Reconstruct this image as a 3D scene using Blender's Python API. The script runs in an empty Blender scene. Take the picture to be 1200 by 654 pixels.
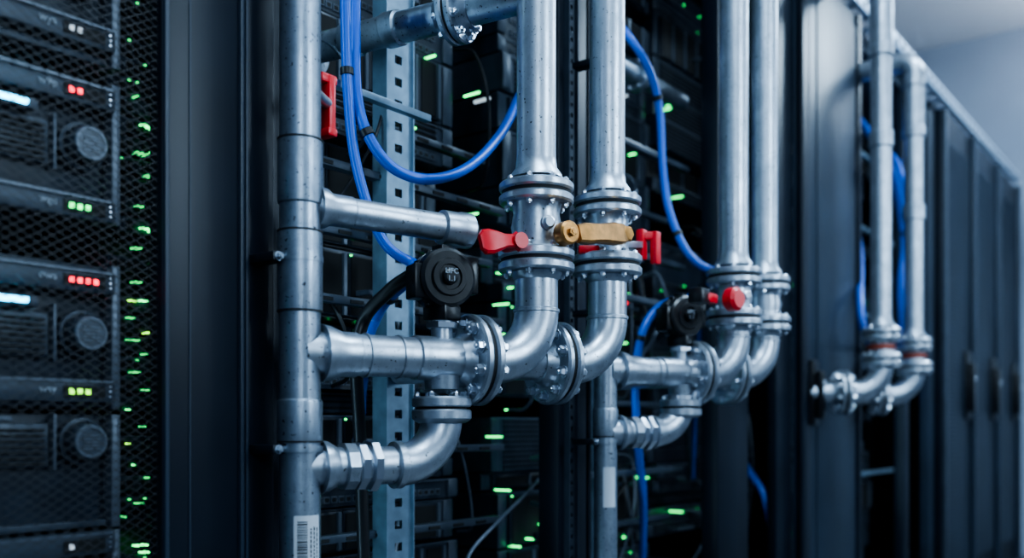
import bpy, bmesh, math, random
from mathutils import Vector, Matrix
random.seed(7)
H=0.85; FP=1100.0
C=0.7913; S=0.6114
TH=math.atan2(S,C)
def P(px,py,v):
    k=(px-600)/FP
    d=v/(S-C*k)
    return Vector((d*(C+S*k), v, H+(500-py)/FP*d))
# ---------------------------------------------------------------- materials
def newmat(name):
    m=bpy.data.materials.new(name); m.use_nodes=True
    return m,m.node_tree,m.node_tree.nodes['Principled BSDF']
def simple(name,col,rough=.5,metal=0,emit=None,es=0,noise=0.0,scale=40,bump=0.0,spec=None):
    m,nt,b=newmat(name)
    b.inputs['Base Color'].default_value=(*col,1)
    b.inputs['Roughness'].default_value=rough
    b.inputs['Metallic'].default_value=metal
    if spec is not None: b.inputs['Specular IOR Level'].default_value=spec
    if emit:
        b.inputs['Emission Color'].default_value=(*emit,1)
        b.inputs['Emission Strength'].default_value=es
    if noise or bump:
        tc=nt.nodes.new('ShaderNodeTexCoord'); n=nt.nodes.new('ShaderNodeTexNoise')
        n.inputs['Scale'].default_value=scale; n.inputs['Detail'].default_value=6
        nt.links.new(tc.outputs['Object'],n.inputs['Vector'])
        if noise:
            r=nt.nodes.new('ShaderNodeValToRGB')
            r.color_ramp.elements[0].position=.3; r.color_ramp.elements[1].position=.7
            r.color_ramp.elements[0].color=(*[c*(1-noise) for c in col],1)
            r.color_ramp.elements[1].color=(*[min(1,c*(1+noise)) for c in col],1)
            nt.links.new(n.outputs['Fac'],r.inputs['Fac']); nt.links.new(r.outputs['Color'],b.inputs['Base Color'])
        if bump:
            bp=nt.nodes.new('ShaderNodeBump'); bp.inputs['Strength'].default_value=bump; bp.inputs['Distance'].default_value=.002
            nt.links.new(n.outputs['Fac'],bp.inputs['Height']); nt.links.new(bp.outputs['Normal'],b.inputs['Normal'])
    return m
def galv(name,c0,c1,rlo,rhi,metal=.92,pit=.3,bump=.3):
    m,nt,b=newmat(name)
    L=nt.links.new
    tc=nt.nodes.new('ShaderNodeTexCoord')
    vo=nt.nodes.new('ShaderNodeTexVoronoi'); vo.inputs['Scale'].default_value=75
    no=nt.nodes.new('ShaderNodeTexNoise'); no.inputs['Scale'].default_value=22; no.inputs['Detail'].default_value=10; no.inputs['Roughness'].default_value=.7
    L(tc.outputs['Object'],no.inputs['Vector'])
    mp=nt.nodes.new('ShaderNodeMapping'); mp.inputs['Scale'].default_value=(1,1,.35)
    L(tc.outputs['Object'],mp.inputs['Vector']); L(mp.outputs['Vector'],vo.inputs['Vector'])
    sep=nt.nodes.new('ShaderNodeSeparateColor'); L(vo.outputs['Color'],sep.inputs['Color'])
    mx=nt.nodes.new('ShaderNodeMath'); mx.operation='MULTIPLY_ADD'; mx.inputs[1].default_value=.13
    L(sep.outputs['Red'],mx.inputs[0]); L(no.outputs['Fac'],mx.inputs[2])
    r=nt.nodes.new('ShaderNodeValToRGB')
    r.color_ramp.elements[0].position=.35; r.color_ramp.elements[0].color=(*c0,1)
    r.color_ramp.elements[1].position=.8; r.color_ramp.elements[1].color=(*c1,1)
    L(mx.outputs[0],r.inputs['Fac'])
    n2=nt.nodes.new('ShaderNodeTexNoise'); n2.inputs['Scale'].default_value=170; n2.inputs['Detail'].default_value=3
    L(tc.outputs['Object'],n2.inputs['Vector'])
    r2=nt.nodes.new('ShaderNodeValToRGB'); r2.color_ramp.elements[0].position=pit-.03; r2.color_ramp.elements[1].position=pit+.02
    r2.color_ramp.elements[0].color=(.12,.12,.13,1); r2.color_ramp.elements[1].color=(1,1,1,1)
    L(n2.outputs['Fac'],r2.inputs['Fac'])
    mu=nt.nodes.new('ShaderNodeMix'); mu.data_type='RGBA'; mu.blend_type='MULTIPLY'; mu.inputs[0].default_value=1
    L(r.outputs['Color'],mu.inputs[6]); L(r2.outputs['Color'],mu.inputs[7])
    L(mu.outputs[2],b.inputs['Base Color'])
    mr=nt.nodes.new('ShaderNodeMapRange'); mr.inputs['To Min'].default_value=rhi; mr.inputs['To Max'].default_value=rlo
    mr.inputs['From Min'].default_value=.3; mr.inputs['From Max'].default_value=.8
    L(mx.outputs[0],mr.inputs['Value']); L(mr.outputs['Result'],b.inputs['Roughness'])
    b.inputs['Metallic'].default_value=metal
    bp=nt.nodes.new('ShaderNodeBump'); bp.inputs['Strength'].default_value=bump; bp.inputs['Distance'].default_value=.0008
    L(no.outputs['Fac'],bp.inputs['Height']); L(bp.outputs['Normal'],b.inputs['Normal'])
    return m
M_pipe=galv('galvanized_steel',(.36,.41,.47),(.60,.66,.73),.33,.47,bump=.35,pit=.325)
M_cast=galv('cast_steel',(.33,.38,.44),(.60,.66,.73),.28,.46,bump=.6)
M_old=galv('aged_steel',(.22,.27,.33),(.46,.53,.61),.32,.48,pit=.335)
M_bolt=simple('bolt_steel',(.64,.69,.76),.28,1)
M_gasket=simple('gasket_rubber',(.008,.009,.011),.7)
M_black=simple('rack_black_paint',(.0058,.0100,.0175),.40,.0,noise=.25,scale=6,bump=.06,spec=.35)
M_slate=simple('rack_slate_paint',(.018,.030,.048),.42,.0,noise=.2,scale=5,spec=.45)
M_in=simple('rack_interior_black',(.004,.006,.010),.6)
M_face=simple('server_face_plastic',(.018,.027,.040),.36,.1,noise=.3,scale=30)
M_face2=simple('server_bezel_grey',(.046,.062,.084),.36,.3,noise=.2,scale=30)
M_bez=simple('server_dial_grey',(.10,.125,.16),.36,.3)
M_vent=simple('vent_black',(.002,.003,.004),.8)
M_rail=simple('zinc_rail',(.20,.29,.37),.40,.6,noise=.25,scale=25)
M_mesh=simple('door_mesh_wire',(.035,.037,.042),.45,.3)
M_blue=simple('blue_cable_jacket',(.010,.10,.52),.32,0,spec=.6)
M_blk=simple('black_cable_jacket',(.006,.007,.009),.4)
M_red=simple('red_lever_coating',(.66,.008,.018),.33,0)
M_brass=simple('brass_lever',(.52,.25,.08),.34,.8,noise=.35,scale=60)
M_copper=simple('copper_band',(.28,.06,.04),.45,.4)
M_plast=simple('actuator_black_plastic',(.007,.008,.010),.30,0,bump=.1,scale=90)
M_label=simple('label_paper',(.55,.60,.66),.6)
M_ink=simple('label_ink',(.01,.01,.012),.6)
M_txt=simple('printed_text',(.34,.40,.46),.5)
M_g=simple('led_green',(0,.3,.08),.4,0,(.06,1,.22),5)
M_g2=simple('led_green_dim',(0,.2,.06),.4,0,(.06,1,.22),1.5)
M_y=simple('led_lime',(.2,.3,.02),.4,0,(.35,1,.08),4)
M_r=simple('led_red',(.3,0,0),.4,0,(1,.02,.05),6)
M_c=simple('led_cyan',(0,.3,.4),.4,0,(.03,.50,.85),16)
M_w=simple('led_white',(.4,.4,.4),.4,0,(.7,.85,1),.8)
M_wall=simple('painted_wall',(.30,.355,.44),.8,noise=.04,scale=3)
M_awall=simple('aisle_wall_paint',(.11,.15,.21),.7,noise=.04,scale=3)
M_ceil=simple('ceiling_paint',(.64,.67,.72),.8,noise=.03,scale=3)
M_floor=simple('raised_floor_tile',(.05,.06,.075),.4,noise=.1,scale=4)
M_lamp=simple('lamp_diffuser',(.9,.9,.9),.5,0,(.70,.86,1),6)
M_white=simple('white_housing',(.6,.62,.65),.5)
M_top=simple('tray_aluminium',(.38,.48,.60),.45,.4)

# ---------------------------------------------------------------- builder
def frame_from(axis,up=Vector((0,0,1))):
    a=Vector(axis).normalized()
    if abs(a.dot(up))>.95: up=Vector((1,0,0))
    x=up.cross(a).normalized(); y=a.cross(x)
    return x,y,a
def link(o,parent=None):
    bpy.context.scene.collection.objects.link(o)
    if parent:
        o.parent=parent; o.matrix_parent_inverse=Matrix.Translation(-Vector(parent.location))
    return o
def empty(name,loc):
    e=bpy.data.objects.new(name,None); e.location=loc; e.empty_display_size=.1
    bpy.context.scene.collection.objects.link(e); return e
class B:
    def __init__(s,name,parent=None):
        s.name=name; s.parent=parent; s.bm=bmesh.new(); s.mats=[]
    def mi(s,m):
        if m not in s.mats: s.mats.append(m)
        return s.mats.index(m)
    def box(s,lo,hi,mat,bev=0):
        i=s.mi(mat)
        lo=Vector(lo);hi=Vector(hi)
        vs=[s.bm.verts.new((x,y,z)) for x in(lo.x,hi.x) for y in(lo.y,hi.y) for z in(lo.z,hi.z)]
        fs=[(0,1,3,2),(4,6,7,5),(0,4,5,1),(2,3,7,6),(0,2,6,4),(1,5,7,3)]
        F=[]
        for f in fs:
            ff=s.bm.faces.new([vs[j] for j in f]); ff.material_index=i; F.append(ff)
        if bev:
            es=list({e for f in F for e in f.edges})
            r=bmesh.ops.bevel(s.bm,geom=es,offset=bev,segments=2,affect='EDGES',profile=.5)
            for f in r['faces']: f.material_index=i
        return vs
    def obox(s,c,ax,size,mat,bev=0,up=Vector((0,0,1))):
        x,y,a=frame_from(ax,up)
        before=set(s.bm.verts)
        h=Vector(size)/2
        s.box(-h,h,mat,bev)
        M=Matrix((x,y,a)).transposed()
        for v in s.bm.verts:
            if v not in before: v.co=M@v.co+Vector(c)
    def lathe(s,p,axis,prof,mat,seg=32,phase=0,cap=True):
        i=s.mi(mat); x,y,a=frame_from(axis); p=Vector(p); rings=[]
        for (t,r) in prof:
            rings.append([s.bm.verts.new(p+a*t+(x*math.cos(2*math.pi*k/seg+phase)+y*math.sin(2*math.pi*k/seg+phase))*r) for k in range(seg)])
        for q in range(len(rings)-1):
            for k in range(seg):
                f=s.bm.faces.new((rings[q][k],rings[q][(k+1)%seg],rings[q+1][(k+1)%seg],rings[q+1][k])); f.material_index=i
        if cap:
            f=s.bm.faces.new(rings[0][::-1]); f.material_index=i
            f=s.bm.faces.new(rings[-1]); f.material_index=i
    def cyl(s,a,b,r,mat,seg=28,r2=None):
        a=Vector(a);b=Vector(b); s.lathe(a,b-a,[(0,r),((b-a).length,r2 if r2 else r)],mat,seg)
    def sweep(s,pts,r,mat,seg=24,cap=True):
        i=s.mi(mat); pts=[Vector(p) for p in pts]; n=len(pts)
        rr=r if isinstance(r,(list,tuple)) else [r]*n
        T=[]
        for k in range(n):
            t=(pts[min(k+1,n-1)]-pts[max(k-1,0)]).normalized(); T.append(t)
        x,y,_=frame_from(T[0]); rings=[]
        for k in range(n):
            x=(x-T[k]*x.dot(T[k])).normalized(); y=T[k].cross(x)
            rings.append([s.bm.verts.new(pts[k]+(x*math.cos(2*math.pi*j/seg)+y*math.sin(2*math.pi*j/seg))*rr[k]) for j in range(seg)])
        for q in range(n-1):
            for k in range(seg):
                f=s.bm.faces.new((rings[q][k],rings[q][(k+1)%seg],rings[q+1][(k+1)%seg],rings[q+1][k])); f.material_index=i
        if cap:
            f=s.bm.faces.new(rings[0][::-1]); f.material_index=i
            f=s.bm.faces.new(rings[-1]); f.material_index=i
    def hexbolt(s,p,axis,r,h,mat=None):
        mat=mat or M_bolt; a=Vector(axis).normalized()
        s.lathe(p,a,[(0,r*1.25),(h*.2,r*1.25)],mat,16)
        s.lathe(Vector(p)+a*h*.2,a,[(0,r),(h*.8,r),(h,r*.8)],mat,6,phase=random.random())
        s.lathe(Vector(p)+a*h,a,[(0,r*.5),(h*.5,r*.45)],mat,10)
    def flange(s,p,axis,r,t,mat,n=8,rb=None,gap=.004,bolt=.0065):
        a=Vector(axis).normalized(); p=Vector(p); e=r*.05
        s.lathe(p+a*gap/2,a,[(0,r-e),(e,r),(t-e,r),(t,r-e)],mat,48)
        s.lathe(p-a*gap/2,-a,[(0,r-e),(e,r),(t-e,r),(t,r-e)],mat,48)
        s.lathe(p-a*gap*.6,a,[(0,r*.93),(gap*1.2,r*.93)],M_gasket,40)
        rb=rb or r*.8
        x,y,_=frame_from(a)
        for k in range(n):
            th=2*math.pi*(k+.5)/n
            q=p+(x*math.cos(th)+y*math.sin(th))*rb
            s.hexbolt(q+a*(t+gap/2),a,bolt,bolt*1.1)
            s.hexbolt(q-a*(t+gap/2),-a,bolt,bolt*1.1)
    def done(s):
        bmesh.ops.recalc_face_normals(s.bm,faces=s.bm.faces)
        for f in s.bm.faces: f.smooth=True
        for e in s.bm.edges:
            if len(e.link_faces)==2:
                if e.calc_face_angle(0)>math.radians(32): e.smooth=False
        me=bpy.data.meshes.new(s.name)
        off=Vector((0,0,0))
        if s.parent is None and len(s.bm.verts):
            lo=Vector([min(v.co[i] for v in s.bm.verts) for i in range(3)]); hi=Vector([max(v.co[i] for v in s.bm.verts) for i in range(3)])
            off=Vector(((lo.x+hi.x)/2,(lo.y+hi.y)/2,lo.z))
            bmesh.ops.translate(s.bm,verts=s.bm.verts,vec=-off)
        s.bm.to_mesh(me); s.bm.free()
        for m in s.mats: me.materials.append(m)
        o=bpy.data.objects.new(s.name,me); o.location=off
        return link(o,s.parent)
def text(body,loc,size,mat,parent,name='text_marking',rot=(math.pi/2,0,0)):
    c=bpy.data.curves.new(name,'FONT'); c.body=body; c.size=size; c.extrude=.0003; c.align_x='CENTER'; c.align_y='CENTER'
    c.materials.append(mat); o=bpy.data.objects.new(name,c); o.location=loc; o.rotation_euler=rot
    return link(o,parent)
def arc(p_start,d0,d1,R,n=12):
    d0=Vector(d0).normalized(); d1=Vector(d1).normalized(); c=Vector(p_start)+d1*R
    return [c-d1*R*math.cos(t)+d0*R*math.sin(t) for t in [math.pi/2*k/n for k in range(n+1)]]
def bez(pts,n=10):
    pts=[Vector(p) for p in pts]; out=[]
    q=[pts[0]*2-pts[1]]+pts+[pts[-1]*2-pts[-2]]
    for i in range(1,len(q)-2):
        for k in range(n):
            t=k/n; a,b,c,d=q[i-1],q[i],q[i+1],q[i+2]
            out.append(.5*((2*b)+(-a+c)*t+(2*a-5*b+4*c-d)*t*t+(-a+3*b-3*c+d)*t**3))
    out.append(pts[-1]); return out

# ---------------------------------------------------------------- room
def slab(name,lo,hi,mat):
    b=B(name); b.box(lo,hi,mat); return b.done()
UZ=Vector((0,0,1))
slab('floor',(-1.6,-1.7,-.1),(7.1,2.7,0),M_floor)
slab('ceiling',(-1.6,-1.7,3.5),(7.1,2.7,3.6),M_ceil)
slab('wall_far',(7.0,-1.7,0),(7.1,2.7,3.5),M_wall)
slab('wall_near',(-1.6,-1.7,0),(-1.5,2.7,3.5),M_awall)
slab('wall_back',(-1.5,2.6,0),(7.0,2.7,3.5),M_wall)
slab('wall_aisle',(-1.5,-1.7,0),(7.0,-1.6,3.5),M_awall)

# ---------------------------------------------------------------- risers / manifold
VR=.87
def hexnut(b,p,ax,r,t,mat,seg=8):
    b.lathe(p,ax,[(0,r*.9),(t*.12,r),(t*.88,r),(t,r*.9)],mat,seg,phase=.3)
def riser(name,u,v,zt,z1,z2,zb,br,r=.031,fr=.059,top='elbow',sleeve=True):
    root=empty(name,(u,v,H+zb)); b=B('pipe_run',root)
    Z=lambda z:Vector((u,v,H+z))
    b.cyl(Z(zt),Z(z1+.03),r,M_pipe,36)
    b.lathe(Z(z1+.024),UZ,[(0,r*1.35),(.006,r*1.3),(.016,r*1.06),(.03,r*1.01)],M_cast,36)
    if sleeve:
        b.lathe(Z(zt-.22),UZ,[(0,r*1.03),(.004,r*1.22),(.03,r*1.25),(.035,r*1.14),(.17,r*1.14),(.175,r*1.25),(.21,r*1.25),(.214,r*1.03)],M_cast,36)
        if sleeve==2: b.lathe(Z(zt-.50),UZ,[(0,r*1.02),(.003,r*1.18),(.05,r*1.18),(.053,r*1.02)],M_cast,36)
    pts=arc(Z(zt),UZ,Vector((0,1,0)),.045); b.sweep(pts+[pts[-1]+Vector((0,.16,0))],r*1.08,M_pipe)
    b.flange(Z(z1),UZ,fr,.0135,M_cast,8,bolt=.0048,gap=.006)
    b.lathe(Z(z2+.012),UZ,[(0,r*1.35),(.012,r*1.22),(.02,r*1.18),((z1-z2)*.5-.012,r*1.3),(z1-z2-.044,r*1.18),(z1-z2-.036,r*1.22),(z1-z2-.024,r*1.35)],M_cast,40)
    b.flange(Z(z2),UZ,fr*1.02,.0145,M_cast,8,bolt=.0048,gap=.006)
    R=.082
    b.lathe(Z(z2-.018),-UZ,[(0,r*1.3),(.008,r*1.22),(.012,r*1.1),(z2-.018-zb-R,r*1.1)],M_cast,36)
    pts=arc(Z(zb+R),-UZ,br,R,16)
    b.sweep(pts,r*1.13,M_cast,36)
    b.lathe(Z(zb+R-.004),UZ,[(0,r*1.1),(.002,r*1.19),(.006,r*1.19),(.008,r*1.1)],M_cast,36)
    e=pts[-1]
    b.lathe(e-br*.002,br,[(0,r*1.13),(.004,r*1.25),(.010,r*1.3),(.014,r*1.45),(.020,r*1.55)],M_cast,36)
    fc=e+br*.034
    b.flange(fc,br,.069,.013,M_cast,10,rb=.055,bolt=.0080,gap=.006)
    b.lathe(e+br*.044,br,[(0,r*1.5),(.008,r*1.3),(.022,r*1.05)],M_cast,36)
    return root,b,e+br*.05
def unit(a): return Vector(a).normalized()

def paddle(name,p0,p1,w,t,mat,parent,nrm=Vector((0,-1,0)),prof=None,hub=True):
    b=B(name,parent); p0=Vector(p0);p1=Vector(p1); a=(p1-p0).normalized(); n=(nrm-a*nrm.dot(a)).normalized(); s=a.cross(n)
    L=(p1-p0).length; i=b.mi(mat)
    prof=prof or [(0,.45),(.12,.55),(.3,.42),(.5,.5),(.8,.62),(.93,.55),(1,.3)]
    rings=[]
    for (q,k) in prof:
        c=p0+a*L*q; hw=w*k; off=n*(.003*math.sin(q*3.1))
        tt=t*(.5 if q<1 else .35)
        ring=[]
        for (sx,sy) in ((-1,-.5),(-.8,-1),(.8,-1),(1,-.5),(1,.5),(.8,1),(-.8,1),(-1,.5)):
            ring.append(b.bm.verts.new(c+s*hw*sx+n*tt*sy+off))
        rings.append(ring)
    for q in range(len(rings)-1):
        for k in range(8):
            f=b.bm.faces.new((rings[q][k],rings[q][(k+1)%8],rings[q+1][(k+1)%8],rings[q+1][k])); f.material_index=i
    f=b.bm.faces.new(rings[0][::-1]); f.material_index=i
    f=b.bm.faces.new(rings[-1]); f.material_index=i
    if hub:
        b.lathe(p0-n*t,n,[(0,w*.62),(t*2.2,w*.62),(t*2.5,w*.5)],mat,20)
        b.hexbolt(p0+n*t*1.4,n,w*.3,w*.25)
    return b.done()

def manifold(uA,vA,uB,vB,lp,zs,zsB,zb,zlow,main=True):
    br=unit((lp[0]-uA,lp[1]-vA,0))
    root,b,start=riser('coolant_pipe',uA,vA,1.22,zs[0],zs[1],zb,br,sleeve=1)
    end=Vector((lp[0],lp[1],H+zb))
    r=.0295
    b.cyl(start,end,r,M_pipe,36)
    b.lathe(end-br*.029,-br,[(0,.040),(.012,.038),(.03,.0315),(.05,.0315),(.052,r)],M_cast,36)
    for t in (.42,.62):
        q=start.lerp(end,t); b.lathe(q,br,[(0,r),(.001,r*1.07),(.004,r*1.07),(.005,r)],M_cast,36)
    q=start.lerp(end,.13); b.lathe(q,br,[(-.02,r*1.02),(-.018,r*1.1),(.05,r*1.1),(.052,r*1.02)],M_cast,36)
    d=Vector((uA,vA,H))+br*(.17 if main else .15); 
    D=lambda z:Vector((d.x,d.y,H+z))
    b.lathe(D(zb-.025),-UZ,[(0,.027),(.02,.025)],M_cast,28)
    b.lathe(D(zb-.056),-UZ,[(0,.041),(.003,.044),(.013,.044),(.015,.042)],M_cast,40); b.lathe(D(zb-.070),-UZ,[(0,.037),(.006,.037)],M_gasket,40); b.lathe(D(zb-.075),-UZ,[(0,.042),(.002,.044),(.013,.044),(.016,.041),(.020,.034)],M_cast,40)
    for k in range(6):
        th=2*math.pi*k/6+.3; qq=D(zb-.056)+Vector((math.cos(th),math.sin(th),0))*.036; b.hexbolt(qq,UZ,.0045,.005)
    Rl=.07; zt=zlow+Rl
    b.cyl(D(zb-.06),D(zt),.029,M_cast)
    b.lathe(D(zt-.003),UZ,[(0,.031),(.002,.033),(.010,.033),(.012,.03)],M_cast,36)
    pts=arc(D(zt),-UZ,br,Rl,16); b.sweep(pts,.0305,M_cast,32)
    le=Vector((lp[0],lp[1],H+zlow)); e=pts[-1]
    b.cyl(e,le,.027,M_pipe,32)
    b.lathe(e-br*.003,br,[(0,.031),(.002,.034),(.012,.034),(.014,.03)],M_cast,36)
    sh=.022 if main else 0
    hexnut(b,e+br*(.016+sh),br,.037,.014,M_bolt,8)
    hexnut(b,e+br*(.034+sh),br,.034,.014,M_bolt,8); b.lathe(e+br*(.048+sh),br,[(0,.031),(.003,.0335),(.018,.0335),(.02,.03)],M_cast,10)
    b.lathe(le-br*.028,-br,[(0,.037),(.010,.035),(.02,.029)],M_cast,36)
    b.cyl(D(zb+.02),D(zb+.07),.016,M_cast,20); b.lathe(D(zb+.045),UZ,[(0,.024),(.008,.024)],M_bolt,6)
    nd=unit((-.5,-.87,0)); zc=(zs[0]+zs[1])/2
    Vc=Vector((uA,vA,H+zc))
    b.cyl(Vc,Vc+nd*.046,.011,M_cast,20); b.lathe(Vc+nd*.040,nd,[(0,.0095),(.01,.0095),(.012,.007)],M_bolt,16)
    b.done()
    brB=br
    rootB,bB,stB=riser('coolant_pipe',uB,vB,1.22,zsB[0],zsB[1],zb+.005,brB,r=.0305,fr=.0585,sleeve=1)
    pts=arc(stB+brB*.0,brB,Vector((0,1,0)),.05,10)
    bB.sweep([stB-brB*.01]+pts+[pts[-1]+Vector((0,.22,0))],.0295,M_pipe)
    bB.done()
    act=empty('valve_actuator',D(zb+.06)); a=B('housing',act)
    n=unit((-.42,-.9,0)); c=D(zb+.117); 
    a.lathe(c-n*(-.028),-n,[(0,.038),(.004,.043),(.020,.0445),(.022,.041),(.028,.041),(.030,.0445),(.052,.043),(.056,.037)],M_plast,40)
    a.lathe(c+n*.028,n,[(0,.028),(.004,.026),(.004,.019),(.001,.018)],M_plast,32)
    a.lathe(c+n*.028,n,[(0,.012),(.007,.011),(.009,.008)],M_plast,24)
    x,y,_=frame_from(n)
    for k in range(12):
        th=2*math.pi*k/12; a.obox(c+(x*math.cos(th)+y*math.sin(th))*.0435,n,(.007,.007,.016),M_plast,.001)
    a.obox(c+x*.038+Vector((0,0,.006)),n,(.024,.055,.044),M_plast,.003)
    a.obox(c-x*.038+Vector((0,0,-.006)),n,(.024,.05,.04),M_plast,.003)
    a.obox(c+Vector((0,0,-.05)),UZ,(.045,.036,.022),M_plast,.003)
    a.obox(c+Vector((0,0,.043)),UZ,(.022,.022,.014),M_plast,.002)
    a.done()
    ang=math.atan2(n.x,-n.y)
    text('LIFC\n1.1',c+n*.0375+Vector((0,0,.002)),.011,M_txt,act,rot=(math.pi/2,0,ang))
    return root,rootB,D,br

def supply_riser(u,v,r=.0275,mat=None):
    mat=mat or M_old
    root=empty('supply_riser_pipe',(u,v,0)); b=B('pipe_run',root)
    Z=lambda z:Vector((u,v,H+z))
    prof=[(-.845,r)]
    for z0,z1 in ((-.62,-.56),(-.02,.035),(.155,.262),(.30,.385),(.62,.70)):
        prof+=[(z0-.002,r),(z0,r*1.07),(z0+.003,r*1.09),(z1-.003,r*1.09),(z1,r*1.07),(z1+.002,r)]
    prof+=[(1.9,r)]
    b.lathe(Vector((u,v,H)),UZ,prof,mat,40)
    for z in (-.02,.155,.262,.385): b.lathe(Z(z-.0012),UZ,[(0,r*1.11),(.0024,r*1.11)],M_gasket,40)
    for z in (.225,-.03,-.4,.72):
        a=Z(z); b.lathe(a+Vector((0,0,-.004)),UZ,[(0,r*1.13),(.008,r*1.13)],M_old,40)
        b.box((u-.045,v+.0,H+z-.006),(u-.02,v+.05,H+z+.006),M_black,.001); b.hexbolt(Vector((u-.036,v,H+z)),Vector((0,-1,0)),.005,.005,M_old)
    b.lathe(Vector((u,v,0)),UZ,[(0,.06),(.012,.06),(.014,.035)],M_cast,32)
    b.done()
    return root
RA=(1.194,.874); RB=(1.382,.86)
LP=(.827,1.0)
sr=supply_riser(*LP)
rA,rB,D1,br1=manifold(RA[0],RA[1],RB[0],RB[1],LP,(.366,.260),(.378,.277),.100,-.055)
b=B('upper_stub_pipe',sr)
s0=Vector((LP[0],LP[1],H+.299)); s1=Vector((1.075,.925,H+.296)); ax=unit(s1-s0)
b.cyl(s0,s1,.0205,M_pipe,36)
b.lathe(s0+ax*.024,ax,[(0,.029),(.012,.027),(.02,.022),(.05,.022),(.052,.0205)],M_cast,36)
L=(s1-s0).length
b.lathe(s0+ax*(L-.04),ax,[(0,.0215),(.003,.0255),(.03,.0255),(.034,.027),(.05,.027),(.053,.024)],M_cast,36)
b.lathe(s0+ax*(L-.0),ax,[(0,.018),(.02,.017)],M_gasket,24)
b.done()
def pipe_label(u,v,r,a0,a1,z0,z1,parent,bars=True):
    b=B('barcode_label',parent)
    def strip(t0,t1,za,zb,rr,mat,n=4):
        i=b.mi(mat)
        for k in range(n):
            p=[t0+(t1-t0)*k/n,t0+(t1-t0)*(k+1)/n]
            q=[b.bm.verts.new((u+rr*math.cos(t),v+rr*math.sin(t),z)) for (t,z) in ((p[0],za),(p[1],za),(p[1],zb),(p[0],zb))]
            b.bm.faces.new(q).material_index=i
    strip(a0,a1,z0,z1,r,M_label,12)
    if bars:
        z=z0+(z1-z0)*.12
        while z<z0+(z1-z0)*.9:
            h=random.choice((.0008,.0012,.002)); strip(a0+(a1-a0)*.12,a0+(a1-a0)*.48,z,z+h,r+.0004,M_ink); z+=h+random.choice((.001,.0016))
        for k in range(3):
            t=a0+(a1-a0)*(.58+.13*k); z=z0+(z1-z0)*.12
            while z<z0+(z1-z0)*.8:
                h=random.uniform(.002,.006); strip(t,t+(a1-a0)*.05,z,z+h,r+.0004,M_ink,2); z+=h+.0015
    return b.done()
fa=math.atan2(-LP[1],-LP[0])
pipe_label(LP[0],LP[1],.0282,fa-.3,fa+1.05,H-.20,H-.118,sr)
# levers
vA=Vector((RA[0],RA[1],H+.300)); vB=Vector((RB[0],RB[1],H+.315))
q0=P(606,283,.845); q1=P(563,284,.865)
paddle('red_valve_lever',q0,q1,.030,.012,M_red,rA,Vector((-.3,-.9,.2)),prof=[(0,.5),(.1,.34),(.35,.34),(.55,.5),(.75,.62),(.92,.6),(1,.4)],hub=False)
b=B('red_lever_hub',rA); b.cyl(q0+Vector((.01,.03,0)),q0+Vector((-.004,-.012,0)),.012,M_red,20); b.done()
bl=P(731,275,.800); bq=P(676,274,.805)
paddle('brass_valve_lever',bl,bq,.030,.020,M_brass,rB,Vector((-.3,-.9,.1)),prof=[(0,.40),(.08,.58),(.25,.60),(.4,.55),(.6,.50),(.85,.54),(1,.45)],hub=False)
b=B('brass_hub',rB); 
b.cyl(bq+Vector((.0,.055,0)),bq,.009,M_brass,20); nb=unit((-.3,-1,0))
bh=P(665,273,.805)
b.lathe(bh,nb,[(-.014,.0165),(-.012,.018),(.006,.018),(.009,.015)],M_brass,24); b.hexbolt(bh+nb*.009,nb,.007,.005,M_brass)
b.cyl(bl+Vector((0,.045,0)),bl,.011,M_cast,20); b.lathe(bl,nb,[(-.010,.014),(.010,.014),(.013,.011)],M_brass,6); b.done()
b=B('red_stop_handle',rB)
q=P(752,287,.885)
R_=Vector((S,-C,0))
b.obox(q,UZ,(.016,.020,.058),M_red,.004); b.obox(q+R_*.026+Vector((0,0,-.006)),UZ,(.015,.020,.062),M_red,.004); b.obox(q+R_*.013+Vector((0,0,.016)),R_,(.016,.016,.03),M_red,.003)
b.obox((q+vB)/2,(q-vB),(.012,.012,(q-vB).length),M_cast,.001)
q=P(690,293,.865); b.obox(q,R_,(.016,.014,.035),M_red,.003)
b.done()

# group 2
R2A=(1.918,.87); R2B=(2.09,.872); LP2=(1.60,1.0)
sr2=supply_riser(*LP2,r=.0235)
r2A,r2B,D2,br2=manifold(R2A[0],R2A[1],R2B[0],R2B[1],LP2,(.326,.236),(.330,.238),.113,-.012,main=False)
pipe_label(LP2[0],LP2[1],.0245,math.atan2(-LP2[1],-LP2[0])-.2,math.atan2(-LP2[1],-LP2[0])+.9,H-.16,H-.08,sr2,False)
b=B('red_valve_knob',r2A); q=P(858,351,.80); b.lathe(q,Vector((-.2,-1,0)),[(-.012,.018),(-.006,.024),(.012,.024),(.018,.018)],M_red,14); b.cyl(q,Vector((R2A[0],R2A[1],q.z)),.010,M_cast)
b.obox(q+Vector((-.045,.03,0)),Vector((1,0,0)),(.02,.02,.05),M_red,.004); b.obox(q+Vector((-.075,.035,.002)),Vector((1,0,0)),(.03,.03,.04),M_plast,.004); b.done()
# group 3 : branch goes straight back through the side panel
for (u,v,zs,zt) in ((2.99,.87,(.285,.205),1.36),(3.36,.87,(.28,.20),1.20)):
    br=unit((-.55,.84,0))
    root,b,st=riser('coolant_pipe',u,v,zt,zs[0],zs[1],.105,br,sleeve=2)
    L=(1.052-st.y)/br.y
    e=st+br*L; b.cyl(st-br*.01,e,.0295,M_pipe)
    b.lathe(Vector((e.x,1.052,e.z)),Vector((0,-1,0)),[(0,.040),(.006,.040),(.008,.034)],M_cast)
    b.lathe(Vector((u,v,H+(zs[0]+zs[1])/2-.008)),UZ,[(0,.042),(.016,.042)],M_copper)
    b.done()

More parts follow.
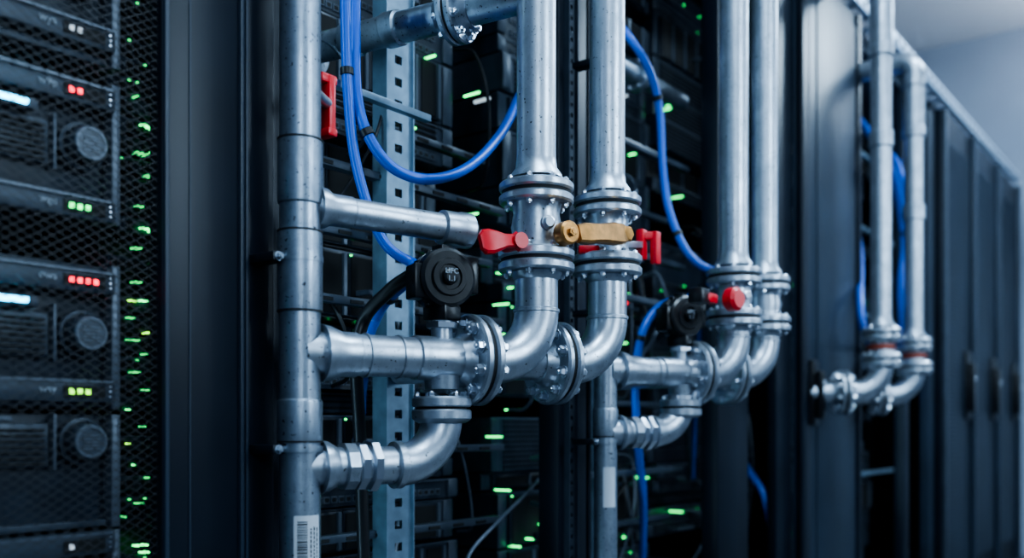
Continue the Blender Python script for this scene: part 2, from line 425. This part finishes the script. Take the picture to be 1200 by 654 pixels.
# ---------------------------------------------------------------- racks
def gear(parent,u0,u1,vf,z0,z1,seed,depth=.5,leds=.5):
    rnd=random.Random(seed); b=B('rack_equipment',parent); z=z0
    while z<z1:
        k=rnd.choice((1,1,1,2,2,3)); h=.0445*k-.005
        dv=rnd.choice((0,0,.02,.05,-.015)); f=vf+dv
        style=rnd.random()
        if style<.12: z+=.0445*k; continue
        m=M_face if style<.75 else M_face2
        b.box((u0,f,z),(u1,f+depth,z+h),m,.0)
        for ue in (u0,u1-.03): b.box((ue,f-.006,z+.002),(ue+.03,f,z+h-.002),M_face2,.001)
        b.box((u0,f-.004,z+h-.003),(u1,f,z+h),M_bez)
        if style<.4:
            u=u0+.05
            while u<u1-.06:
                for r_ in range(k if k<3 else 2):
                    zz=z+.008+r_*.03
                    b.box((u,f-.003,zz),(u+.014,f,zz+.012),M_bez); b.box((u+.002,f-.0035,zz+.002),(u+.012,f-.003,zz+.010),M_vent)
                    if rnd.random()<.16*leds: b.box((u+.003,f-.005,zz+.013),(u+.006,f-.003,zz+.0155),rnd.choice((M_g,M_g,M_g2,M_g2)))
                u+=.018
        elif style<.75:
            n=rnd.choice((4,6,8)); w=(u1-u0-.08)/n
            for i in range(n):
                ua=u0+.04+i*w
                b.box((ua,f-.010,z+.004),(ua+w-.004,f,z+h-.004),M_face,.001)
                b.box((ua+.006,f-.013,z+.008),(ua+w-.02,f-.010,z+h-.009),M_vent)
                b.box((ua+w-.016,f-.016,z+.006),(ua+w-.008,f-.010,z+h-.006),M_bez)
                if rnd.random()<.3*leds: b.box((ua+.004,f-.012,z+h-.009),(ua+.008,f-.010,z+h-.006),M_g)
        else:
            n=int(h/.006)
            for i in range(n):
                b.box((u0+.05,f-.005,z+.003+i*.006),(u1-.05,f,z+.006+i*.006),M_vent if i%2 else M_face2)
        if rnd.random()<.35:
            ua=rnd.uniform(u0+.05,u1-.18)
            for e_ in (0,.09): b.box((ua+e_,f-.04,z+h*.35),(ua+e_+.008,f,z+h*.35+.01),M_bez,.001)
            b.box((ua,f-.048,z+h*.35),(ua+.098,f-.038,z+h*.35+.010),M_bez,.002)
        z+=.0445*k
    return b.done()
def perf_rail(parent,u0,u1,v,z0,z1,pitch=.03,mat=None,name='perforated_rail'):
    mat=mat or M_rail
    b=B(name,parent); w=u1-u0; t=.003; q=.36
    b.box((u0,v,z0),(u0+w*q,v+t,z1),mat); b.box((u1-w*q,v,z0),(u1,v+t,z1),mat)
    z=z0
    while z<z1:
        b.box((u0+w*q,v,z),(u1-w*q,v+t,z+pitch*.62),mat); z+=pitch
    b.box((u0-.003,v-.006,z0),(u0,v+.03,z1),mat); b.box((u1,v-.006,z0),(u1+.003,v+.03,z1),mat)
    return b.done()
ZT=H+1.45
def rack_frame(name,u0,u1,vf,posts,depth=1.0,side=True):
    root=empty(name,((u0+u1)/2,vf+depth/2,0)); b=B('frame',root)
    for (a,c,t,m) in posts: 
        b.box((a,vf,.02),(c,vf+t,ZT),m,.004)
    b.box((u0,vf+.01,ZT-.06),(u1,vf+depth,ZT),M_slate,.004); b.box((u0,vf+.005,0),(u1,vf+depth,.07),M_black,.004)
    b.box((u0,vf+depth-.02,.05),(u1,vf+depth,ZT),M_in)
    if side: b.box((u1-.012,vf+.45,.05),(u1-.002,vf+depth,ZT),M_in)
    b.done(); return root
VF=1.05
R0=rack_frame('server_rack',-.10,.83,VF,[(-.1,-.02,.04,M_black),(.652,.768,.03,M_black),(.7745,.824,.03,M_black)],side=False)
b=B('post_trim',R0)
b.box((.764,VF-.006,.02),(.770,VF+.02,ZT),M_slate,.001); b.box((.774,VF-.004,.02),(.778,VF+.02,ZT),M_slate,.001); b.box((.654,VF-.005,.02),(.660,VF+.02,ZT),M_slate,.001)
b.box((.690,VF-.0015,.02),(.692,VF+.001,ZT),M_slate); b.done()
b=B('mesh_door',R0); i=b.mi(M_mesh)
ua,ub,za,zb_=.0,.652,H-.7,H+1.0
def wire(p0,p1,w=.00036):
    v=1.058
    d=(Vector(p1)-Vector(p0)).normalized(); n=Vector((-d.y,d.x))*w
    q=[(p0[0]+n.x,v,p0[1]+n.y),(p1[0]+n.x,v,p1[1]+n.y),(p1[0]-n.x,v,p1[1]-n.y),(p0[0]-n.x,v,p0[1]-n.y)]
    top=[b.bm.verts.new(a) for a in q]; bot=[b.bm.verts.new((a[0],a[1]+.0008,a[2])) for a in q]
    for k in range(4):
        b.bm.faces.new((top[k],top[(k+1)%4],bot[(k+1)%4],bot[k])).material_index=i
    b.bm.faces.new(top).material_index=i; b.bm.faces.new(bot[::-1]).material_index=i
sl=.62; Wd=ub-ua; z=za-Wd*sl
step=.0105
while z<zb_:
    for sg in (1,-1):
        t0=max(0,(za-z)/sl); t1=min(Wd,(zb_-z)/sl)
        if t1>t0:
            u0_,u1_=(ua+t0,ua+t1) if sg==1 else (ub-t0,ub-t1)
            wire((u0_,z+sl*t0),(u1_,z+sl*t1))
    z+=step
b.done()
def ctl_bar(b,z,u1,h=.028,leds=(M_r,3),vf=1.098,led_px=.56):
    b.box((.1,vf,z-h/2),(u1,vf+.05,z+h/2),M_face2,.003)
    b.box((.1,vf-.003,z+h/2-.004),(u1-.006,vf,z+h/2-.001),M_bez,.0)
    b.box((led_px-.006,vf-.002,z-.008),(led_px+.045,vf+.001,z+.006),M_vent)
    for k in range(leds[1]): b.box((led_px+k*.010,vf-.004,z-.004),(led_px+.005+k*.010,vf-.001,z+.002),leds[0])
    for k in range(3): b.lathe(Vector((u1-.008,vf,z-.006+k*.006)),Vector((0,-1,0)),[(0,.0015),(.001,.0015)],M_bolt,8)
def fan(b,u,z,vf=1.115,r=.0235):
    n=Vector((0,-1,0)); c=Vector((u,vf,z))
    b.lathe(c,n,[(0,r*1.22),(.006,r*1.22),(.007,r*1.08),(.004,r*1.05),(.004,r*.98),(.022,r*.96),(.027,r*.86)],M_face2,36)
    b.lathe(c+n*.0265,n,[(0,r*.88),(.0015,r*.82),(.0015,r*.70),(-.001,r*.66)],M_bez,36)
    b.lathe(c+n*.0255,n,[(0,r*.66),(.001,r*.55)],M_face2,30)
    for k in range(28):
        th=2*math.pi*k/28; b.obox(c+n*.014+Vector((math.cos(th),0,math.sin(th)))*r*.97,n,(.0014,.0014,.014),M_face)
    for k in range(5): b.box((u-r*.45,vf-.0285,z-r*.4+k*.004),(u+r*.45,vf-.0265,z-r*.4+.0015+k*.004),M_bez)
def rack_server(z0,z1,bars,fans,cyan=None,texts=()):
    root=empty('rack_server',(.36,1.4,z0+H)); b=B('chassis',root)
    b.box((.08,1.125,H+z0),(.628,1.75,H+z1),M_face,.003)
    b.box((.618,1.105,H+z0),(.63,1.13,H+z1),M_bez,.002)
    b.box((.1,1.112,H+z0+.002),(.615,1.126,H+z0+.010),M_face2,.001)
    for (z,l,c) in bars: ctl_bar(b,H+z,.620,leds=(l,c))
    for z in fans:
        fan(b,.583,H+z)
        b.box((.549,1.112,H+z-.034),(.553,1.128,H+z+.034),M_bez,.001)
        b.box((.43,1.112,H+z-.030),(.543,1.13,H+z+.022),M_face2,.002)
        for k in range(7): b.box((.436,1.108,H+z-.027+k*.0066),(.537,1.113,H+z-.024+k*.0066),M_vent)
        b.box((.30,1.112,H+z-.030),(.42,1.13,H+z+.022),M_face,.002)
        b.box((.44,1.108,H+z+.024),(.50,1.114,H+z+.030),M_bez,.001)
    if cyan is not None:
        b.box((.40,1.096,H+cyan-.007),(.524,1.125,H+cyan+.006),M_face2,.002); b.box((.41,1.094,H+cyan-.003),(.512,1.097,H+cyan+.003),M_c,.001)
    b.done()
    for (t,u,z) in texts: text(t,(u,1.0965,H+z),.013,M_txt,root,'bezel_marking')
rack_server(.445,.62,[(.475,M_w,2)],[.55],texts=[('wya',.535,.476)])
rack_server(.25,.425,[(.402,M_r,2),(.264,M_g,3)],[.340],.372,[('w9p',.535,.403),('wgu',.535,.265)])
rack_server(.022,.20,[(.176,M_r,4),(.043,M_y,3)],[.112],.145,[('ows',.535,.177),('wsy',.535,.044)])
rack_server(-.125,.015,[],[-.018])
rack_server(-.32,-.128,[(-.142,M_w,1),(-.29,M_g,2)],[-.215],-.17)
b=B('patch_panel_column',R0); rnd=random.Random(3)
b.box((.634,1.165,H-.6),(.83,1.5,H+.9),M_in)
z=H-.5
while z<H+.8:
    if rnd.random()<.8:
        b.box((.634,1.145,z),(.735,1.17,z+.020),M_face if rnd.random()<.6 else M_face2,.001)
        for k in range(8):
            if rnd.random()<.7: b.box((.638+k*.011,1.142,z+.004),(.646+k*.011,1.146,z+.014),M_vent)
            if rnd.random()<.12: b.box((.639+k*.011,1.140,z+.014),(.642+k*.011,1.143,z+.0165),M_g2)
    z+=.026
for (px,py,m,n) in ((165,146,M_g,3),(172,149,M_g,2),(160,178,M_g2,3),(178,178,M_g,2),(160,241,M_g2,2),(166,267,M_g,3),(176,271,M_g,3),(158,290,M_g2,2),(152,352,M_y,2),(165,352,M_g,2),(150,372,M_g2,2),(172,390,M_y,1),(150,398,M_g2,3),(156,436,M_g2,2),(168,457,M_g2,2),(150,520,M_y,1),(156,545,M_g,1),(160,590,M_g2,2),(160,640,M_g,3),(168,648,M_g,2),(145,606,M_g2,1),(170,415,M_g2,1),(168,500,M_g2,1),(160,112,M_g2,1),(172,205,M_g2,2),(158,330,M_g2,2),(172,560,M_g2,2),(150,480,M_g,1)):
    q=P(px,py,1.138)
    for k in range(n): b.box((q.x+k*.0065,1.136,q.z-.0011),(q.x+.0028+k*.0065,1.15,q.z+.0011),m)
b.done()

R1=rack_frame('server_rack',.84,1.66,VF+.03,[(.84,.862,.06,M_black),(1.55,1.655,.05,M_black)])
gear(R1,.90,1.54,1.36,.12,ZT-.1,11,leds=.5)
perf_rail(R1,1.185,1.25,1.20,.08,ZT-.06,.040)
perf_rail(R1,1.572,1.600,VF+.022,.08,ZT-.06,.022,M_face2)
b=B('support_brackets',R1)
for (z,v) in ((H+.44,1.21),(H+.21,1.21),(H-.05,1.21),(H-.2,1.22),(H+.335,1.24),(H+.55,1.25)):
    b.box((.87,v,z),(1.54,v+.02,z+.014),M_face2,.001); b.box((.87,v+.0,z-.012),(.92,v+.004,z+.02),M_rail)
    for k in range(9): b.box((.9+.07*k,v-.002,z+.003),(.93+.07*k,v,z+.009),M_vent)
b.box((.86,1.14,H+.545),(1.24,1.155,H+.557),M_rail,.001)
b.done()
R2=rack_frame('server_rack',1.67,2.40,VF+.03,[(1.66,1.675,.05,M_black),(2.285,2.48,.05,M_black)])
gear(R2,1.70,2.38,1.36,.12,ZT-.1,22,leds=.5)
perf_rail(R2,1.86,1.90,1.18,.08,ZT-.06,.03,M_face2)
b=B('support_brackets',R2)
for (z,v) in ((H+.42,1.17),(H+.3,1.14),(H+.05,1.2),(H-.12,1.18),(H-.25,1.22),(H+.68,1.16),(H+.55,1.22)):
    b.box((1.68,v,z),(2.28,v+.02,z+.014),M_face2,.001)
    b.box((1.7,v-.01,z-.02),(1.76,v,z+.02),M_rail,.001)
b.done()
PE=3.355
R3=rack_frame('server_rack',2.41,PE,VF+.03,[(2.68,2.80,.03,M_black)])
gear(R3,2.43,2.98,1.36,.12,ZT-.1,33,leds=.4)
b=B('panel_door',R3)
b.box((2.80,VF+.005,.06),(PE,VF+.03,ZT-.01),M_slate,.004)
b.box((2.94,VF,.12),(PE-.04,VF+.008,ZT-.06),M_slate,.003)
b.box((2.80,VF-.006,.06),(2.86,VF+.02,ZT-.01),M_black,.004)
b.box((PE-.03,VF-.008,.06),(PE,VF+.02,ZT-.01),M_black,.003)
b.done()
def handle(parent,u,v,z,s=1):
    b=B('swing_handle',parent)
    b.box((u-.02*s,v-.02,z-.075*s),(u+.02*s,v,z+.075*s),M_plast,.006); b.box((u-.013*s,v-.045,z-.06*s),(u+.013*s,v-.02,z+.05*s),M_plast,.008); b.lathe(Vector((u,v-.045,z+.03)),Vector((0,-1,0)),[(0,.009),(.003,.008)],M_bolt,16)
    b.done()
handle(R3,2.875,VF,H+.105,1.35)
R4=rack_frame('server_rack',PE+.01,4.50,VF+.03,[(PE+.01,PE+.04,.04,M_black),(4.02,4.10,.04,M_black),(4.42,4.50,.04,M_slate)])
gear(R4,3.42,4.45,1.36,.12,ZT-.1,44,leds=.5)
b=B('support_brackets',R4)
for z in (H-.2,H+.1,H+.45,H+.8,H+1.1): b.box((3.4,1.2,z),(4.42,1.22,z+.015),M_rail,.001)
b.done()
for n in range(3):
    u0=4.51+n*.6
    R=rack_frame('server_rack',u0,u0+.59,VF+.03,[(u0,u0+.04,.04,M_black),(u0+.55,u0+.59,.04,M_black)])
    b=B('door',R)
    b.box((u0+.01,VF-.005,.06),(u0+.58,VF+.03,ZT-.02),M_black,.005)
    b.box((u0+.01,VF-.018,.06),(u0+.05,VF,ZT-.02),M_face2,.004); b.box((u0+.54,VF-.03,.06),(u0+.58,VF,ZT-.02),M_slate,.004)
    z=.2
    while z<ZT-.15: b.box((u0+.09,VF-.010,z),(u0+.50,VF-.004,z+.010),M_slate); z+=.02
    b.done(); handle(R,u0+.45,VF-.005,H+.20,2.2)
ct=B('cable_tray')
v0=VF-.02
ct.box((2.42,v0,ZT+.004),(6.3,v0+.02,ZT+.055),M_top,.002); ct.box((2.42,v0+.3,ZT+.004),(6.3,v0+.32,ZT+.055),M_top,.002)
for k in range(32): ct.box((2.44+k*.12,v0+.01,ZT+.004),(2.47+k*.12,v0+.31,ZT+.014),M_top)
for k in range(48): ct.box((2.46+k*.08,v0-.002,ZT+.02),(2.49+k*.08,v0,ZT+.04),M_vent)
ct.done()
b=B('header_pipe')
hz=H+.685
pA=Vector((1.128,1.335,hz)); pB=Vector((RA[0],RA[1]+.02,hz)); hx=unit(pB-pA)
b.cyl(pA,pB,.026,M_old,36)
fl=pA+hx*.315; b.flange(fl,hx,.05,.012,M_old,8); b.lathe(fl+hx*.012,hx,[(0,.036),(.02,.028)],M_old,30); b.lathe(fl-hx*.012,-hx,[(0,.036),(.02,.028)],M_old,30)
for t in (.08,.17): b.lathe(pA+hx*t,hx,[(0,.027),(.003,.030),(.03,.030),(.033,.027)],M_old,36)
b.lathe(pA,hx,[(0,.045),(.006,.045),(.008,.03)],M_old,30)
b.done()
b=B('header_pipe')
pA=Vector((1.70,1.22,H+.90)); pB=Vector((2.35,1.22,H+.90)); ux=Vector((1,0,0))
b.cyl(pA,pB,.022,M_old,30)
for u in (1.8,2.1): b.flange(Vector((u,1.22,H+.90)),ux,.042,.010,M_old,8,bolt=.004)
b.done()
b=B('isolation_valve'); q=P(385,123,1.05)
b.obox(q,UZ,(.020,.014,.085),M_red,.004); b.obox(q+Vector((-.004,0,-.043)),UZ,(.03,.018,.012),M_red,.003)
b.obox(q+Vector((-.004,0.0,.036)),Vector((1,0,0)),(.016,.014,.03),M_red,.003)
b.cyl(Vector((LP[0],LP[1],q.z)),Vector((q.x,q.y,q.z)),.008,M_cast); b.done()

# ---------------------------------------------------------------- cables
def cable(name,pts,r,mat,ties=()):
    b=B(name); c=bez([P(*p) for p in pts],10); b.sweep(c,r,mat,14)
    for t in ties:
        k=int(t*(len(c)-2)); a=(c[k+1]-c[k]).normalized(); b.lathe(c[k],a,[(-.006,r*1.15),(-.005,r*1.28),(.005,r*1.28),(.006,r*1.15)],M_blk,16)
    return b.done()
cable('blue_network_cable',[(404,-60,1.12),(405,20,1.12),(408,110,1.12),(416,185,1.12),(434,250,1.11),(455,290,1.10),(487,310,1.07),(505,318,1.0)],.0085,M_blue,(.25,.6))
cable('blue_network_cable',[(417,-60,1.13),(416,30,1.13),(418,110,1.12),(432,160,1.10),(462,198,1.08),(505,210,1.06),(550,195,1.06),(588,155,1.08),(612,105,1.12),(640,50,1.15),(662,-30,1.18)],.009,M_blue,(.3,.8))
cable('blue_network_cable',[(490,322,1.0),(470,335,1.03),(452,352,1.08),(440,372,1.12),(430,400,1.15),(424,450,1.3),(420,520,1.34)],.0105,M_blue,(.3,))
cable('black_power_cable',[(493,316,.96),(470,330,1.0),(455,342,1.03),(428,372,1.09),(418,420,1.10),(422,520,1.12),(428,700,1.12)],.0105,M_blk)
cable('blue_network_cable',[(722,25,1.16),(742,50,1.12),(762,85,1.10),(773,130,1.10),(777,200,1.10),(785,250,1.08),(805,295,1.04),(832,316,1.0),(862,318,.94)],.0095,M_blue,(.35,.7))
cable('blue_network_cable',[(838,352,.93),(800,350,1.02),(770,362,1.08),(752,392,1.10),(745,440,1.12),(746,500,1.12),(750,545,1.16),(754,590,1.2),(752,700,1.3)],.0095,M_blue,(.4,))
cable('blue_network_cable',[(902,-40,1.12),(912,60,1.12),(908,150,1.14),(914,260,1.2),(905,330,1.3)],.009,M_blue)
cable('blue_network_cable',[(990,120,1.3),(1006,140,1.12),(1024,165,1.0),(1048,210,.98),(1060,280,.98),(1056,340,.98),(1060,400,1.0),(1062,450,1.10),(1060,500,1.3)],.014,M_blue,(.5,))
cable('blue_network_cable',[(1030,170,1.3),(1050,190,1.08),(1064,240,.99),(1072,300,.99),(1072,360,1.0),(1066,400,1.03),(1055,430,1.2)],.013,M_blue)
cable('blue_network_cable',[(1000,240,1.3),(1008,300,1.12),(1008,350,1.02),(1012,385,.99),(1022,405,1.0),(1040,412,1.1),(1050,410,1.25)],.013,M_blue)
cable('blue_network_cable',[(1040,70,1.3),(1050,100,1.2),(1056,160,1.1),(1058,240,1.1),(1050,330,1.2)],.012,M_blue)
cable('blue_network_cable',[(860,520,1.34),(878,552,1.2),(893,575,1.14),(900,600,1.12),(906,640,1.12),(905,700,1.2)],.011,M_blue)
cable('blue_network_cable',[(840,300,1.3),(826,340,1.2),(820,390,1.2),(815,470,1.25),(812,560,1.34)],.006,M_blue)
cable('grey_drain_hose',[(560,700,1.16),(548,655,1.15),(585,610,1.16),(620,575,1.2),(650,540,1.34)],.004,M_bez)
b=B('cable_bundle'); rnd=random.Random(5)
for k in range(90):
    u=rnd.uniform(.95,2.9); 
    if 1.5<u<1.7 or 2.25<u<2.42: continue
    v=rnd.uniform(1.23,1.29); z=H+rnd.uniform(-.6,.8); L=rnd.uniform(.15,.55); du=rnd.uniform(-.18,.18)
    pts=[(u,v+.05,z),(u+.01,v,z-.02),(u+du*.4,v-.03,z-L*.5),(u+du,v,z-L),(u+du*1.1,v+.05,z-L-.02)]
    pts=[(min(p[0],2.98),p[1],max(p[2],.12)) for p in pts]
    b.sweep(bez(pts,7),rnd.choice((.003,.004,.006)),rnd.choice((M_blk,M_blk,M_face2,M_bez)),8)
b.done()
b=B('status_indicator_lights')
def led(px,py,m,w=.008,h=.004,v=1.325):
    q=P(px,py,v); b.box((q.x-w/2,v,q.z-h/2),(q.x+w/2,v+.045,q.z+h/2),m)
for (x,y) in ((510,65),(484,98),(487,150),(601,337),(596,356),(600,318),(625,632),(610,641),(598,575),(588,512),(792,122),(786,127),(735,402),(738,345),(500,330),(562,108),(820,420),(905,118),(610,480),(640,615),(745,180),(800,230),(760,560),(800,600),(735,630),(560,250),(592,392)): led(x,y,M_g,.0045,.0035)
for (x,y) in ((574,115),(735,112)): led(x,y,M_w,.006,.006)
for (x,y) in ((735,355),): led(x,y,M_r,.004)
b.done()

# ---------------------------------------------------------------- lights
def area(name,loc,target,sx,sy,e,col=(.60,.81,1),parent=None):
    l=bpy.data.lights.new(name,'AREA'); l.shape='RECTANGLE'; l.size=sx; l.size_y=sy; l.energy=e; l.color=col
    o=bpy.data.objects.new(name,l); o.location=loc
    o.rotation_euler=(Vector(target)-Vector(loc)).to_track_quat('-Z','Y').to_euler()
    return link(o,parent)
for k,(u,v) in enumerate(((.6,-.2),(2.8,-.2),(5.2,-.2))):
    root=empty('ceiling_light',(u,v,3.45)); b=B('housing',root)
    b.box((u-.7,v-.16,3.44),(u+.7,v+.16,3.498),M_white,.004); b.box((u-.67,v-.13,3.432),(u+.67,v+.13,3.441),M_lamp); b.done()
    area('lamp',(u,v,3.42),(u,v,0),1.3,.26,(50,52,100)[k],parent=root)
root=empty('ceiling_fill_uplight',(6.1,.2,2.95)); b=B('housing',root)  # added out-of-view fixture that brightens the far ceiling
b.box((5.6,.1,2.93),(6.6,.3,2.97),M_white,.004); b.box((5.63,.12,2.968),(6.57,.28,2.975),M_lamp)
for u in (5.7,6.5): b.cyl((u,.2,2.97),(u,.2,3.5),.004,M_white,8)
b.done(); area('lamp',(6.1,.2,2.99),(6.1,.35,3.5),.9,.16,28,(.80,.89,1),root)
for k,(u,e) in enumerate(((-1.0,25),(1.6,32),(3.9,18))):  # unseen fill panels added opposite the racks for highlights on the pipes
    root=empty('wall_fill_light',(u,-1.55,1.9)); b=B('housing',root)
    b.box((u-.19,-1.598,1.1),(u+.19,-1.55,2.7),M_white,.004); b.box((u-.16,-1.552,1.13),(u+.16,-1.543,2.67),M_lamp); b.done()
    area('lamp',(u,-1.53,1.9),(u,0,1.85),.32,1.5,e,parent=root)
# fill strips added inside the open racks to brighten the equipment
for (R,u,tu,e) in ((R1,.885,1.4,1.6),(R2,1.70,2.2,1.5),(R4,3.43,4.1,2.2)):
    b=B('rack_fill_strip',R); b.box((u-.012,1.15,H-.6),(u+.004,1.165,H+1.2),M_face2,.002); b.done()
    area('rack_fill_lamp',(u+.012,1.158,H+.3),(tu,1.42,H+.3),.012,1.6,e,(.45,.75,1),R)
w=bpy.data.worlds.new('world'); bpy.context.scene.world=w; w.use_nodes=True
w.node_tree.nodes['Background'].inputs[0].default_value=(.02,.03,.05,1)
# ---------------------------------------------------------------- camera
cam=bpy.data.cameras.new('camera'); co=bpy.data.objects.new('camera',cam); bpy.context.scene.collection.objects.link(co)
cam.lens=33; cam.sensor_width=36; cam.shift_y=(500-327)/1200
co.location=(0,0,H); co.rotation_euler=(math.pi/2,0,TH-math.pi/2)
cam.dof.use_dof=True; cam.dof.focus_distance=1.46; cam.dof.aperture_fstop=2.0
cam.clip_start=.05
bpy.context.scene.camera=co
vs=bpy.context.scene.view_settings
vs.view_transform='AgX'; vs.look='AgX - Medium High Contrast'; vs.exposure=0.05
